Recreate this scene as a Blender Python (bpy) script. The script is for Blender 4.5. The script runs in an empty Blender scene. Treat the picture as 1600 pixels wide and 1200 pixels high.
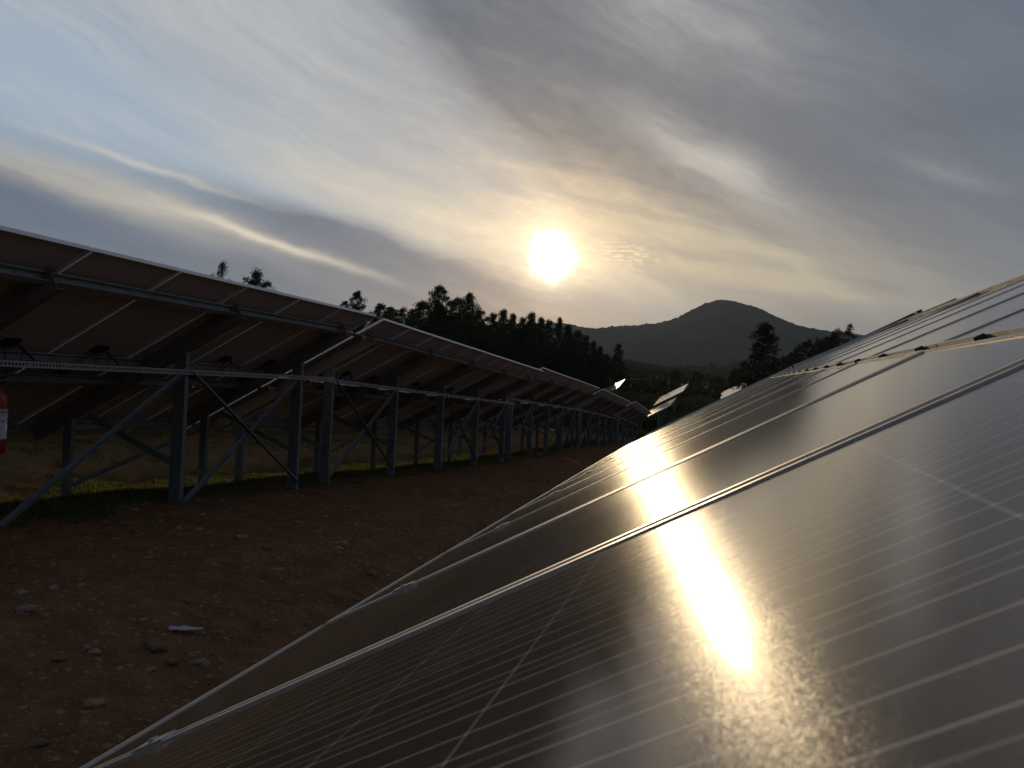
import bpy, bmesh, math, random
from mathutils import Vector, Matrix, Euler, noise

random.seed(7)
scene = bpy.context.scene
COL = scene.collection
R = math.radians

# ------------------------------------------------------------------ camera maths (surveyed from the photograph)
F_PX = 1270.0
YAW, PITCH, ROLL = 0.259943695, -0.01331019, 0.05418048


def cam_basis():
    f = Vector((-math.sin(YAW) * math.cos(PITCH), math.cos(YAW) * math.cos(PITCH), math.sin(PITCH)))
    r = Vector((math.cos(YAW), math.sin(YAW), 0))
    u = r.cross(f)
    r2 = r * math.cos(ROLL) + u * math.sin(ROLL)
    u2 = -r * math.sin(ROLL) + u * math.cos(ROLL)
    return f, r2, u2


CF, CR, CU = cam_basis()


def ray(px, py):
    return CF + CR * ((px - 800) / F_PX) - CU * ((py - 600) / F_PX)


def at(px, py, dist):
    """point seen at photo pixel (px,py) that lies dist metres along the rows"""
    d = ray(px, py)
    return d * (dist / d.y)


SUN = ray(862, 400).normalized()
SUN_EL = math.asin(SUN.z)
SUN_AZ = math.atan2(SUN.x, SUN.y)

# ------------------------------------------------------------------ terrain
YS = [-400, -40, 0, 20, 31, 43, 55, 63, 75, 86, 100, 130, 200, 300, 500, 1000, 6000]
ZS = [1.5, 0.2, -1.08, -2.28, -2.75, -3.4, -4.3, -4.3, -3.7, -3.15, -2.5, -1.7, -1.2, 2.0, 6.0, 10.0, 12.0]


def lerp_tab(x, xs, ys):
    if x <= xs[0]:
        return ys[0]
    for i in range(1, len(xs)):
        if x <= xs[i]:
            t = (x - xs[i - 1]) / (xs[i] - xs[i - 1])
            return ys[i - 1] + t * (ys[i] - ys[i - 1])
    return ys[-1]


def sstep(a, b, x):
    t = max(0.0, min(1.0, (x - a) / (b - a)))
    return t * t * (3 - 2 * t)


def ground_z(x, y):
    z = lerp_tab(y, YS, ZS)
    z += -0.05 * max(-40.0, min(0.0, x + 5.5))
    z -= 0.20 * max(0.0, min(2.2, x + 3.2)) * (1 - sstep(25, 50, y))  # aisle ground lowered so the left row's shadow stretches across it
    z -= 0.24 * math.exp(-((x + 7.6) / 1.3) ** 2) * (1 - sstep(25, 50, y))  # hollow added so the sunlit strip under the left row grows wider
    z += 7.0 * sstep(25, 90, -x) * sstep(60, 140, y)
    z += 3.0 * sstep(15, 60, x) * sstep(70, 140, y)
    return z


# ------------------------------------------------------------------ node helpers
class N:
    """tiny wrapper: arithmetic on shader sockets"""
    nt = None

    def __init__(self, s):
        self.s = s

    @staticmethod
    def math(op, *a, clamp=False):
        n = N.nt.nodes.new('ShaderNodeMath')
        n.operation = op
        n.use_clamp = clamp
        for i, v in enumerate(a):
            if isinstance(v, N):
                N.nt.links.new(v.s, n.inputs[i])
            else:
                n.inputs[i].default_value = v
        return N(n.outputs[0])

    def __add__(self, o): return N.math('ADD', self, o)
    def __radd__(self, o): return N.math('ADD', o, self)
    def __sub__(self, o): return N.math('SUBTRACT', self, o)
    def __rsub__(self, o): return N.math('SUBTRACT', o, self)
    def __mul__(self, o): return N.math('MULTIPLY', self, o)
    def __rmul__(self, o): return N.math('MULTIPLY', o, self)
    def __truediv__(self, o): return N.math('DIVIDE', self, o)
    def __rtruediv__(self, o): return N.math('DIVIDE', o, self)
    def __pow__(self, o): return N.math('POWER', self, o)
    def fract(self): return N.math('FRACT', self)
    def abs(self): return N.math('ABSOLUTE', self)
    def exp(self): return N.math('EXPONENT', self)
    def lt(self, o): return N.math('LESS_THAN', self, o)
    def gt(self, o): return N.math('GREATER_THAN', self, o)
    def max(self, o): return N.math('MAXIMUM', self, o)
    def min(self, o): return N.math('MINIMUM', self, o)
    def clamp(self): return N.math('ADD', self, 0.0, clamp=True)

    def smooth(self, a, b):
        n = N.nt.nodes.new('ShaderNodeMapRange')
        n.interpolation_type = 'SMOOTHSTEP'
        N.nt.links.new(self.s, n.inputs['Value'])
        n.inputs['From Min'].default_value = a
        n.inputs['From Max'].default_value = b
        return N(n.outputs['Result'])


def link(a, b):
    N.nt.links.new(a.s if isinstance(a, N) else a, b)


def mixc(fac, a, b, mode='MIX'):
    n = N.nt.nodes.new('ShaderNodeMix')
    n.data_type = 'RGBA'
    n.blend_type = mode
    n.clamp_factor = True
    if isinstance(fac, N):
        link(fac, n.inputs[0])
    else:
        n.inputs[0].default_value = fac
    for v, i in ((a, 6), (b, 7)):
        if isinstance(v, N):
            link(v, n.inputs[i])
        else:
            n.inputs[i].default_value = (*v, 1)
    return N(n.outputs[2])


def combine(x, y, z=0.0):
    n = N.nt.nodes.new('ShaderNodeCombineXYZ')
    for i, v in enumerate((x, y, z)):
        if isinstance(v, N):
            link(v, n.inputs[i])
        else:
            n.inputs[i].default_value = v
    return N(n.outputs[0])


def separate(v):
    n = N.nt.nodes.new('ShaderNodeSeparateXYZ')
    link(v, n.inputs[0])
    return N(n.outputs[0]), N(n.outputs[1]), N(n.outputs[2])


def tnoise(vec, scale, detail=4, rough=0.5, dist=0.0):
    n = N.nt.nodes.new('ShaderNodeTexNoise')
    n.inputs['Scale'].default_value = scale
    n.inputs['Detail'].default_value = detail
    n.inputs['Roughness'].default_value = rough
    n.inputs['Distortion'].default_value = dist
    if vec is not None:
        link(vec, n.inputs['Vector'])
    return N(n.outputs['Fac']), N(n.outputs['Color'])


def voronoi(vec, scale, feature='F1'):
    n = N.nt.nodes.new('ShaderNodeTexVoronoi')
    n.feature = feature
    n.inputs['Scale'].default_value = scale
    link(vec, n.inputs['Vector'])
    return N(n.outputs['Distance']), N(n.outputs['Color'])


def coord(kind='Object'):
    n = N.nt.nodes.new('ShaderNodeTexCoord')
    return N(n.outputs[kind])


def new_mat(name, rough=0.6, metal=0.0, color=(0.5, 0.5, 0.5)):
    m = bpy.data.materials.new(name)
    m.use_nodes = True
    N.nt = m.node_tree
    b = m.node_tree.nodes['Principled BSDF']
    b.inputs['Base Color'].default_value = (*color, 1)
    b.inputs['Roughness'].default_value = rough
    b.inputs['Metallic'].default_value = metal
    return m, b


def bump(height, strength, dist, bsdf):
    n = N.nt.nodes.new('ShaderNodeBump')
    n.inputs['Strength'].default_value = strength
    n.inputs['Distance'].default_value = dist
    link(height, n.inputs['Height'])
    link(n.outputs[0], bsdf.inputs['Normal'])


# ------------------------------------------------------------------ materials
def cell_masks(uv):
    ux, uy, _ = separate(uv)
    fu = ((ux - 0.0196) / 0.1588)
    fv = ((uy - 0.0460) / 0.1690)
    inside = (ux - 0.496).abs().lt(0.4764) * (uy - 0.8850).abs().lt(0.8390)
    gu = (fu.fract() - 0.5).abs().gt(0.492)
    gv = (fv.fract() - 0.5).abs().gt(0.4915)
    gap = gu.max(gv).max(1.0 - inside)
    bus = ((fu * 4.0).fract() - 0.5).abs().lt(0.020) * inside
    fing = ((fv * 80.0).fract() - 0.5).abs().lt(0.07) * inside
    return fu, fv, gap, bus, fing, gu, gv


def mat_glass():
    m, b = new_mat('solar_glass', 0.13)
    uv = coord('UV')
    fu, fv, gap, bus, fing, gu, gv = cell_masks(uv)
    cellid = combine(N.math('FLOOR', fu), N.math('FLOOR', fv))
    n1, _ = tnoise(cellid, 3.7, 0)
    base = mixc(n1, (0.014, 0.013, 0.014), (0.023, 0.020, 0.019))
    base = mixc(fing * 0.35, base, (0.05, 0.05, 0.05))
    base = mixc(gap, base, (0.17, 0.165, 0.155))
    base = mixc(bus, base, (0.46, 0.43, 0.39))
    dots = gv * ((fu * 4.0).fract() - 0.5).abs().lt(0.035)
    base = mixc(dots, base, (0.5, 0.48, 0.44))
    # dust film on the glass
    g1, _ = tnoise(coord('Object'), 1.3, 5, 0.6)
    g2, _ = tnoise(coord('Object'), 90.0, 3, 0.7)
    g3, _ = voronoi(uv, 160.0)
    g4, _ = tnoise(combine(separate(uv)[0] * 22.0, separate(uv)[1] * 2.5), 1.0, 4, 0.6)
    dust = 0.10 + g1.smooth(0.35, 0.75) * 0.10 + g2.smooth(0.5, 0.8) * 0.08 + g3.lt(0.16) * g2.smooth(0.5, 0.6) * 0.25 + g4.smooth(0.55, 0.75) * 0.05
    base = mixc(dust, base, (0.34, 0.26, 0.18))
    link(base, b.inputs['Base Color'])
    rr, _ = tnoise(coord('Object'), 2.2, 4, 0.6)
    link(rr * 0.03 + 0.045, b.inputs['Roughness'])
    # the dusty part of the glass scatters widely
    b2 = m.node_tree.nodes.new('ShaderNodeBsdfPrincipled')
    link(base, b2.inputs['Base Color'])
    b2.inputs['Roughness'].default_value = 0.25
    b2.inputs['IOR'].default_value = 1.45
    ms = m.node_tree.nodes.new('ShaderNodeMixShader')
    link(dust * 0.40 + 0.040, ms.inputs[0])
    m.node_tree.links.new(b.outputs[0], ms.inputs[1])
    m.node_tree.links.new(b2.outputs[0], ms.inputs[2])
    m.node_tree.links.new(ms.outputs[0], m.node_tree.nodes['Material Output'].inputs[0])
    b.inputs['IOR'].default_value = 1.45
    h, _ = tnoise(uv, 1100.0, 1, 0.5)
    bump(h, 0.05, 0.0006, b)
    # each millimetre-sized grain of the textured glass leans its own way
    _, fc = voronoi(uv, 2300.0)
    geo = m.node_tree.nodes.new('ShaderNodeNewGeometry')
    va = m.node_tree.nodes.new('ShaderNodeVectorMath')
    va.operation = 'SUBTRACT'
    link(fc, va.inputs[0])
    va.inputs[1].default_value = (0.5, 0.5, 0.5)
    vs = m.node_tree.nodes.new('ShaderNodeVectorMath')
    vs.operation = 'SCALE'
    vs.inputs['Scale'].default_value = 0.17
    m.node_tree.links.new(va.outputs[0], vs.inputs[0])
    vb = m.node_tree.nodes.new('ShaderNodeVectorMath')
    vb.operation = 'ADD'
    m.node_tree.links.new(geo.outputs['Normal'], vb.inputs[0])
    m.node_tree.links.new(vs.outputs[0], vb.inputs[1])
    vn = m.node_tree.nodes.new('ShaderNodeVectorMath')
    vn.operation = 'NORMALIZE'
    m.node_tree.links.new(vb.outputs[0], vn.inputs[0])
    m.node_tree.links.new(vn.outputs[0], b2.inputs['Normal'])
    return m


def mat_backsheet():
    m, b = new_mat('panel_backsheet', 0.45)
    uv = coord('UV')
    fu, fv, gap, bus, fing, gu, gv = cell_masks(uv)
    cellid = combine(N.math('FLOOR', fu), N.math('FLOOR', fv))
    _, c = tnoise(cellid, 5.3, 0)
    cx, cy, cz = separate(c)
    ob = coord('Object')
    l1, _ = tnoise(ob, 1.4, 3)
    base = mixc(cx.smooth(0.35, 0.65), (0.56, 0.47, 0.42), (0.50, 0.46, 0.43))
    base = mixc(l1.smooth(0.4, 0.7), base, (0.58, 0.50, 0.45))
    base = mixc(gu.max(gv), base, (0.80, 0.68, 0.60))
    link(base, b.inputs['Base Color'])
    return m


def mat_metal(name, c1, c2, rough, metal, scale=6.0, bumpy=0.1):
    m, b = new_mat(name, rough, metal)
    ob = coord('Object')
    n1, _ = tnoise(ob, scale, 5, 0.65)
    n2, _ = voronoi(ob, scale * 9)
    base = mixc(n1.smooth(0.3, 0.7), c1, c2)
    base = mixc(n2.smooth(0.2, 0.9) * 0.25, base, tuple(v * 0.7 for v in c1))
    link(base, b.inputs['Base Color'])
    link(n1 * 0.25 + (rough - 0.12), b.inputs['Roughness'])
    bump(n1, bumpy, 0.004, b)
    return m


def mat_ground():
    m, b = new_mat('red_soil', 0.95)
    b.inputs['Specular IOR Level'].default_value = 0.0
    ob = coord('Object')
    a, _ = tnoise(ob, 0.45, 6, 0.6)
    c, _ = tnoise(ob, 5.0, 6, 0.7)
    d, _ = tnoise(ob, 34.0, 4, 0.7)
    base = mixc(a.smooth(0.3, 0.7), (0.150, 0.075, 0.035), (0.108, 0.058, 0.030))
    base = mixc(c.smooth(0.35, 0.7), base, (0.200, 0.106, 0.055))
    base = mixc(d.smooth(0.5, 0.75) * 0.5, base, (0.075, 0.043, 0.025))
    v, vc = voronoi(ob, 17.0)
    vr, vg, vb = separate(vc)
    peb = v.lt(0.30) * vr.gt(0.72)
    base = mixc(peb * 0.8, base, (0.27, 0.185, 0.125))
    v2, vc2 = voronoi(ob, 48.0)
    wr, wg, wb = separate(vc2)
    peb2 = v2.lt(0.34) * wr.gt(0.66)
    base = mixc(peb2 * 0.8, base, (0.25, 0.165, 0.105))
    x, y, z = separate(ob)
    # grass cover far away and along the strips under the tables
    gn, _ = tnoise(ob, 1.1, 5, 0.65)
    strip = (1.0 - (x + 7.0).abs().smooth(1.0, 1.9)).max((1.0 - (x + 14.0).abs().smooth(3.5, 7.0)) * 0.8)  # wide back strip: grass, laid on thicker to darken overlit ground between the rows
    far = y.smooth(45, 75)
    grass = (strip * gn.smooth(0.36, 0.54)).max(far * gn.smooth(0.30, 0.45) * 1.25)
    gcol = mixc(far, mixc(c, (0.050, 0.058, 0.016), (0.098, 0.084, 0.034)), mixc(c, (0.020, 0.024, 0.009), (0.045, 0.040, 0.018)))
    base = mixc(grass * 0.75, base, gcol)
    link(base, b.inputs['Base Color'])
    hh = d * 0.6 + c * 0.6 + (peb * (0.3 - v)) * 2.0 + (peb2 * (0.34 - v2)) * 0.8
    bump(hh, 0.9, 0.03, b)
    return m


def mat_simple(name, c1, c2, rough=0.8, scale=8.0, bumpy=0.4, dist=0.01):
    m, b = new_mat(name, rough)
    ob = coord('Object')
    n1, _ = tnoise(ob, scale, 5, 0.65)
    link(mixc(n1.smooth(0.3, 0.7), c1, c2), b.inputs['Base Color'])
    bump(n1, bumpy, dist, b)
    return m


def mat_leaf(name, c1, c2, trans=0.0):
    m, b = new_mat(name, 0.7)
    b.inputs['Specular IOR Level'].default_value = 0.12
    ob = coord('Object')
    n1, _ = tnoise(ob, 1.1, 3, 0.6)
    n2, _ = tnoise(ob, 9.0, 2, 0.6)
    base = mixc((n1 * 0.7 + n2 * 0.5).smooth(0.4, 0.8), c1, c2)
    link(base, b.inputs['Base Color'])
    if trans:
        tb = m.node_tree.nodes.new('ShaderNodeBsdfTranslucent')
        ms = m.node_tree.nodes.new('ShaderNodeMixShader')
        ms.inputs[0].default_value = trans
        link(mixc(0.4, base, (0.130, 0.140, 0.040)), tb.inputs['Color'])
        m.node_tree.links.new(b.outputs[0], ms.inputs[1])
        m.node_tree.links.new(tb.outputs[0], ms.inputs[2])
        m.node_tree.links.new(ms.outputs[0], m.node_tree.nodes['Material Output'].inputs[0])
    return m


def mat_forest(name, c1, c2, scale):
    m, b = new_mat(name, 0.95)
    b.inputs['Specular IOR Level'].default_value = 0.0
    ob = coord('Object')
    n1, _ = tnoise(ob, scale, 8, 0.7)
    n2, _ = tnoise(ob, scale * 14, 4, 0.7)
    base = mixc((n1 * 0.6 + n2 * 0.4).smooth(0.35, 0.65), c1, c2)
    link(base, b.inputs['Base Color'])
    bump(n2, 1.0, 8.0, b)
    return m


M = {}
M['glass'] = mat_glass()
M['back'] = mat_backsheet()
M['alu'] = mat_metal('anodised_aluminium', (0.50, 0.48, 0.47), (0.60, 0.59, 0.58), 0.48, 0.8, 4.0, 0.03)
M['alu_dull'] = mat_metal('skylit_dull_aluminium', (0.70, 0.68, 0.66), (0.78, 0.76, 0.74), 0.5, 0.25, 4.0, 0.03)  # frame copy paler and less metallic; colour stands in for skylight in gaps
M['steel'] = mat_metal('galvanised_steel', (0.13, 0.145, 0.155), (0.19, 0.205, 0.215), 0.55, 0.35, 5.0, 0.06)
M['purlin'] = mat_metal('purlin_steel', (0.30, 0.30, 0.295), (0.40, 0.40, 0.39), 0.5, 0.3, 5.0, 0.05)
M['rafter'] = mat_metal('rafter_steel', (0.17, 0.145, 0.12), (0.24, 0.20, 0.165), 0.55, 0.25, 5.0, 0.05)
M['black'] = mat_simple('black_plastic', (0.012, 0.012, 0.012), (0.02, 0.02, 0.02), 0.45, 20, 0.1, 0.002)
M['soil'] = mat_ground()
M['stone'] = mat_simple('pale_stone', (0.24, 0.165, 0.115), (0.15, 0.098, 0.068), 0.9, 14, 0.6, 0.01)
M['stone_brown'] = mat_simple('brown_stone', (0.15, 0.085, 0.05), (0.09, 0.055, 0.035), 0.9, 14, 0.6, 0.01)
M['scrap'] = mat_simple('white_scrap', (0.40, 0.40, 0.43), (0.30, 0.30, 0.33), 0.5, 20, 0.2, 0.003)
M['red'] = mat_simple('red_paint', (0.30, 0.010, 0.007), (0.25, 0.009, 0.007), 0.35, 20, 0.05, 0.002)
M['label_white'] = mat_simple('label_white', (0.62, 0.62, 0.62), (0.55, 0.55, 0.56), 0.5, 20, 0.02, 0.001)
M['label_red'] = mat_simple('label_red', (0.42, 0.02, 0.05), (0.38, 0.02, 0.05), 0.5, 20, 0.02, 0.001)
M['label_grey'] = mat_simple('label_grey', (0.22, 0.22, 0.26), (0.18, 0.18, 0.22), 0.5, 20, 0.02, 0.001)
M['grass'] = mat_leaf('grass_blades', (0.070, 0.095, 0.024), (0.125, 0.125, 0.046), 0.4)
M['dry'] = mat_leaf('dry_stalks', (0.30, 0.14, 0.045), (0.22, 0.12, 0.045), 0.3)
M['needle'] = mat_leaf('pine_needles', (0.018, 0.028, 0.009), (0.046, 0.056, 0.018))
M['bush'] = mat_leaf('bush_leaves', (0.030, 0.036, 0.010), (0.060, 0.054, 0.018))
M['bark'] = mat_simple('pine_bark', (0.06, 0.04, 0.03), (0.10, 0.065, 0.045), 0.9, 12, 0.8, 0.03)
M['mountain'] = mat_forest('mountain_forest', (0.014, 0.018, 0.012), (0.044, 0.046, 0.032), 0.009)
M['ridge'] = mat_forest('ridge_forest', (0.016, 0.022, 0.009), (0.040, 0.045, 0.018), 0.012)
M['fence'] = mat_simple('fence_post_concrete', (0.42, 0.41, 0.39), (0.32, 0.31, 0.30), 0.85, 6, 0.2, 0.01)


# ------------------------------------------------------------------ mesh helpers
def mesh_from(name, verts, faces, mats, midx=None, smooth=False):
    me = bpy.data.meshes.new(name)
    me.from_pydata([tuple(v) for v in verts], [], faces)
    for mm in (mats if isinstance(mats, (list, tuple)) else [mats]):
        me.materials.append(mm)
    if midx:
        me.polygons.foreach_set('material_index', midx)
    if smooth:
        me.polygons.foreach_set('use_smooth', [True] * len(me.polygons))
    me.update()
    return me


class MB:
    def __init__(self):
        self.v, self.f, self.mi = [], [], []

    def quad(self, a, b, c, d, mi=0):
        i = len(self.v)
        self.v += [Vector(a), Vector(b), Vector(c), Vector(d)]
        self.f.append((i, i + 1, i + 2, i + 3))
        self.mi.append(mi)

    def box(self, lo, hi, mi=0, mat=None):
        x0, y0, z0 = lo
        x1, y1, z1 = hi
        p = [Vector(q) for q in ((x0, y0, z0), (x1, y0, z0), (x1, y1, z0), (x0, y1, z0),
                                 (x0, y0, z1), (x1, y0, z1), (x1, y1, z1), (x0, y1, z1))]
        if mat is not None:
            p = [mat @ q for q in p]
        i = len(self.v)
        self.v += p
        for f in ((0, 3, 2, 1), (4, 5, 6, 7), (0, 1, 5, 4), (1, 2, 6, 5), (2, 3, 7, 6), (3, 0, 4, 7)):
            self.f.append(tuple(i + k for k in f))
            self.mi.append(mi)

    def extrude(self, prof, a, b, xdir, ydir, mi=0, closed=True):
        """profile of (x,y) points swept from a to b"""
        a, b = Vector(a), Vector(b)
        i = len(self.v)
        n = len(prof)
        for P in (a, b):
            for (px, py) in prof:
                self.v.append(P + xdir * px + ydir * py)
        for k in range(n if closed else n - 1):
            k2 = (k + 1) % n
            self.f.append((i + k, i + k2, i + n + k2, i + n + k))
            self.mi.append(mi)
        if closed:
            self.f.append(tuple(i + k for k in reversed(range(n))))
            self.f.append(tuple(i + n + k for k in range(n)))
            self.mi += [mi, mi]

    def bar(self, a, b, w, t, up=Vector((0, 0, 1)), mi=0):
        a, b = Vector(a), Vector(b)
        d = (b - a).normalized()
        x = d.cross(up)
        if x.length < 1e-4:
            x = d.cross(Vector((1, 0, 0)))
        x.normalize()
        y = x.cross(d).normalized()
        self.extrude([(-w / 2, -t / 2), (w / 2, -t / 2), (w / 2, t / 2), (-w / 2, t / 2)], a, b, x, y, mi)

    def tube(self, pts, rad, n=8, mi=0, cap=True):
        rings = []
        rads = rad if isinstance(rad, (list, tuple)) else [rad] * len(pts)
        for k, p in enumerate(pts):
            p = Vector(p)
            a = Vector(pts[max(0, k - 1)])
            b = Vector(pts[min(len(pts) - 1, k + 1)])
            d = (b - a).normalized()
            x = d.cross(Vector((0.13, 0.21, 0.97)))
            if x.length < 1e-3:
                x = d.cross(Vector((1, 0, 0)))
            x.normalize()
            y = d.cross(x)
            i0 = len(self.v)
            for j in range(n):
                t = 2 * math.pi * j / n
                self.v.append(p + (x * math.cos(t) + y * math.sin(t)) * rads[k])
            rings.append(i0)
        for a, b in zip(rings, rings[1:]):
            for j in range(n):
                j2 = (j + 1) % n
                self.f.append((a + j, a + j2, b + j2, b + j))
                self.mi.append(mi)
        if cap:
            self.f.append(tuple(rings[0] + j for j in reversed(range(n))))
            self.f.append(tuple(rings[-1] + j for j in range(n)))
            self.mi += [mi, mi]

    def lathe(self, prof, n=24, mi=0, centre=(0, 0)):
        rings = []
        for (r, z) in prof:
            i0 = len(self.v)
            for j in range(n):
                t = 2 * math.pi * j / n
                self.v.append(Vector((centre[0] + r * math.cos(t), centre[1] + r * math.sin(t), z)))
            rings.append(i0)
        for a, b in zip(rings, rings[1:]):
            for j in range(n):
                j2 = (j + 1) % n
                self.f.append((a + j, a + j2, b + j2, b + j))
                self.mi.append(mi)

    def mesh(self, name, mats, smooth=False):
        return mesh_from(name, self.v, self.f, mats, self.mi, smooth)


def obj(name, data, parent=None, loc=(0, 0, 0), rot=None, mat=None):
    o = bpy.data.objects.new(name, data)
    COL.objects.link(o)
    if parent:
        o.parent = parent
    if mat is not None:
        o.matrix_local = mat
    else:
        o.location = loc
        if rot:
            o.rotation_euler = rot
    return o


def tag(o, label=None, cat=None, group=None, kind=None):
    if label:
        o['label'] = label
    if cat:
        o['category'] = cat
    if group:
        o['group'] = group
    if kind:
        o['kind'] = kind
    return o


# ------------------------------------------------------------------ solar table prototype (local frame: x to the right, y along the row)
BETA = R(29.4)
CB, SB = math.cos(BETA), math.sin(BETA)
PW, PL, GAPU, GAPV = 0.992, 1.735, 0.020, 0.025
TL = 2 * PL + GAPV
NCOL = 10
LEN = NCOL * (PW + GAPU)
TOPX, TOPZ = 0.87, 2.27            # top edge above the foot of the tall posts
POST_U = [0.2 + 2.36 * k for k in range(5)]
VDIR = Vector((CB, 0, SB))
NDIR = Vector((-SB, 0, CB))
LOW = Vector((TOPX, 0, TOPZ)) - VDIR * TL


def TP(u, v, n=0.0):
    """point on the table: u along the row, v up the slope from the low edge, n above the glass"""
    return LOW + Vector((0, u, 0)) + VDIR * v + NDIR * n


# table-plane matrix: local x = -u (so that x,y,z is right handed): use columns (Y, V, N) with y->u
PLANE = Matrix(((0, CB, -SB, 0), (1, 0, 0, 0), (0, SB, CB, 0), (0, 0, 0, 1)))
# PLANE maps (u,v,n); it is left handed, so meshes on it are built directly in table space instead


def laminate_mesh():
    v = []
    uvs = []
    for n in (-0.003, -0.008):
        for (a, b) in ((0.008, 0.008), (PW - 0.008, 0.008), (PW - 0.008, PL - 0.008), (0.008, PL - 0.008)):
            v.append(Vector((0, a, 0)) + VDIR * b + NDIR * n)
    f = [(3, 2, 1, 0), (4, 5, 6, 7)]
    me = mesh_from('solar_panel', v, f, [M['glass'], M['back']], [0, 1])
    uvl = me.uv_layers.new(name='UVMap')
    for li, lp in enumerate(me.loops):
        p = v[lp.vertex_index]
        uvl.data[li].uv = (p.y, (p - NDIR * p.dot(NDIR)).dot(VDIR))
    return me


def frame_mesh(mat):
    mb = MB()

    def prism(u0, u1, v0, v1, n0, n1):
        i = len(mb.v)
        for n in (n0, n1):
            for (a, b) in ((u0, v0), (u1, v0), (u1, v1), (u0, v1)):
                mb.v.append(Vector((0, a, 0)) + VDIR * b + NDIR * n)
        for q in ((0, 1, 2, 3), (7, 6, 5, 4), (4, 5, 1, 0), (5, 6, 2, 1), (6, 7, 3, 2), (7, 4, 0, 3)):
            mb.f.append(tuple(i + k for k in q))
            mb.mi.append(0)
    w, fl = 0.011, 0.026
    prism(0, PW, 0, w, -0.035, 0)
    prism(0, PW, PL - w, PL, -0.035, 0)
    prism(0, w, w, PL - w, -0.035, 0)
    prism(PW - w, PW, w, PL - w, -0.035, 0)
    return mb.mesh('panel_frame', mat)


def jbox_mesh(v0):
    mb = MB()
    mt = Matrix.Translation(Vector((0, PW / 2, 0)) + VDIR * v0 + NDIR * -0.0085)
    for lo, hi in (((-0.055, -0.075, -0.024), (0.055, 0.075, 0)), ((-0.045, -0.06, -0.030), (0.045, 0.06, -0.024))):
        p = []
        for n in (lo[2], hi[2]):
            for a, b in ((lo[0], lo[1]), (hi[0], lo[1]), (hi[0], hi[1]), (lo[0], hi[1])):
                p.append(Vector((0, PW / 2 + b, 0)) + VDIR * (v0 + a) + NDIR * (n - 0.0085))
        i = len(mb.v)
        mb.v += p
        for q in ((0, 1, 2, 3), (7, 6, 5, 4), (4, 5, 1, 0), (5, 6, 2, 1), (6, 7, 3, 2), (7, 4, 0, 3)):
            mb.f.append(tuple(i + k for k in q))
            mb.mi.append(0)
    return mb.mesh('junction_box', M['black'])


def cable_mesh(seed, span, sag):
    rnd = random.Random(seed)
    mb = MB()
    for k in range(2):
        pts = []
        dx = rnd.uniform(-0.05, 0.05)
        s = sag * rnd.uniform(0.6, 1.15)
        a = rnd.uniform(0, 0.06)
        for i in range(15):
            t = i / 14
            pts.append(Vector((dx + 0.05 * math.sin(t * 5 + seed), a + span * t,
                               -s * (1 - (2 * t - 1) ** 2) + 0.02 * math.sin(9 * t + k))))
        mb.tube(pts, 0.0042, 6)
    # a coil hanging from the box
    pts = []
    rr = rnd.uniform(0.07, 0.12)
    for i in range(22):
        t = i / 21 * 2 * math.pi * 1.15
        pts.append(Vector((0.02 * math.sin(3 * t), 0.04 + rr * math.sin(t), -rr * 1.3 * (1 - math.cos(t)))))
    mb.tube(pts, 0.0038, 6)
    return mb.mesh('cable', M['black'], True)


def c_profile(w, h, t):
    return [(0, 0), (w, 0), (w, t), (t, t), (t, h - t), (w, h - t), (w, h), (0, h)]


def tall_post_mesh(height=2.1):
    """C section, web facing down the row; origin at its top"""
    mb = MB()
    W, Fl, t = 0.135, 0.060, 0.005
    prof = [(-W / 2, 0), (W / 2, 0), (W / 2, Fl), (W / 2 - 0.016, Fl), (W / 2 - 0.016, Fl - t), (W / 2 - t, Fl - t), (W / 2 - t, t),
            (-W / 2 + t, t), (-W / 2 + t, Fl - t), (-W / 2 + 0.016, Fl - t), (-W / 2 + 0.016, Fl), (-W / 2, Fl)]
    mb.extrude(prof, (0, 0, -height), (0, 0, 0), Vector((1, 0, 0)), Vector((0, 1, 0)))
    # bolts at the head
    for z in (-0.06, -0.13):
        for x in (-0.03, 0.03):
            mb.tube([(x, -0.012, z), (x, 0.0, z)], 0.011, 6)
    return mb.mesh('tall_post', M['steel'])


def short_post_mesh(height=1.1):
    mb = MB()
    W, Fl, t = 0.10, 0.05, 0.005
    prof = [(-W / 2, 0), (W / 2, 0), (W / 2, Fl), (W / 2 - t, Fl), (W / 2 - t, t), (-W / 2 + t, t), (-W / 2 + t, Fl), (-W / 2, Fl)]
    mb.extrude(prof, (0, 0, -height), (0, 0, 0), Vector((1, 0, 0)), Vector((0, 1, 0)))
    return mb.mesh('short_post', M['steel'])


def rafter_mesh():
    mb = MB()
    a = VDIR * 0.34 + NDIR * -0.036
    b = VDIR * (TL - 0.30) + NDIR * -0.036
    D, Wd, t = 0.175, 0.062, 0.006
    prof = [(0, 0), (0, -D), (Wd, -D), (Wd, -D + t), (t, -D + t), (t, -t), (Wd, -t), (Wd, 0)]
    mb.extrude(prof, a, b, Vector((0, 1, 0)), NDIR)
    return mb.mesh('rafter', M['rafter'])


def purlin_mesh(length):
    """Z section along the row, origin at its start on the panel underside"""
    mb = MB()
    D, Wd, t = 0.095, 0.055, 0.005
    prof = [(0, 0), (Wd, 0), (Wd, -0.016), (Wd - t, -0.016), (Wd - t, -t), (t, -t), (t, -D + t), (Wd * 1.2, -D + t), (Wd * 1.2, -D), (0, -D)]
    mb.extrude(prof, (0, 0, 0), (0, length, 0), VDIR, NDIR)
    return mb.mesh('purlin', M['purlin'])


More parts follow.
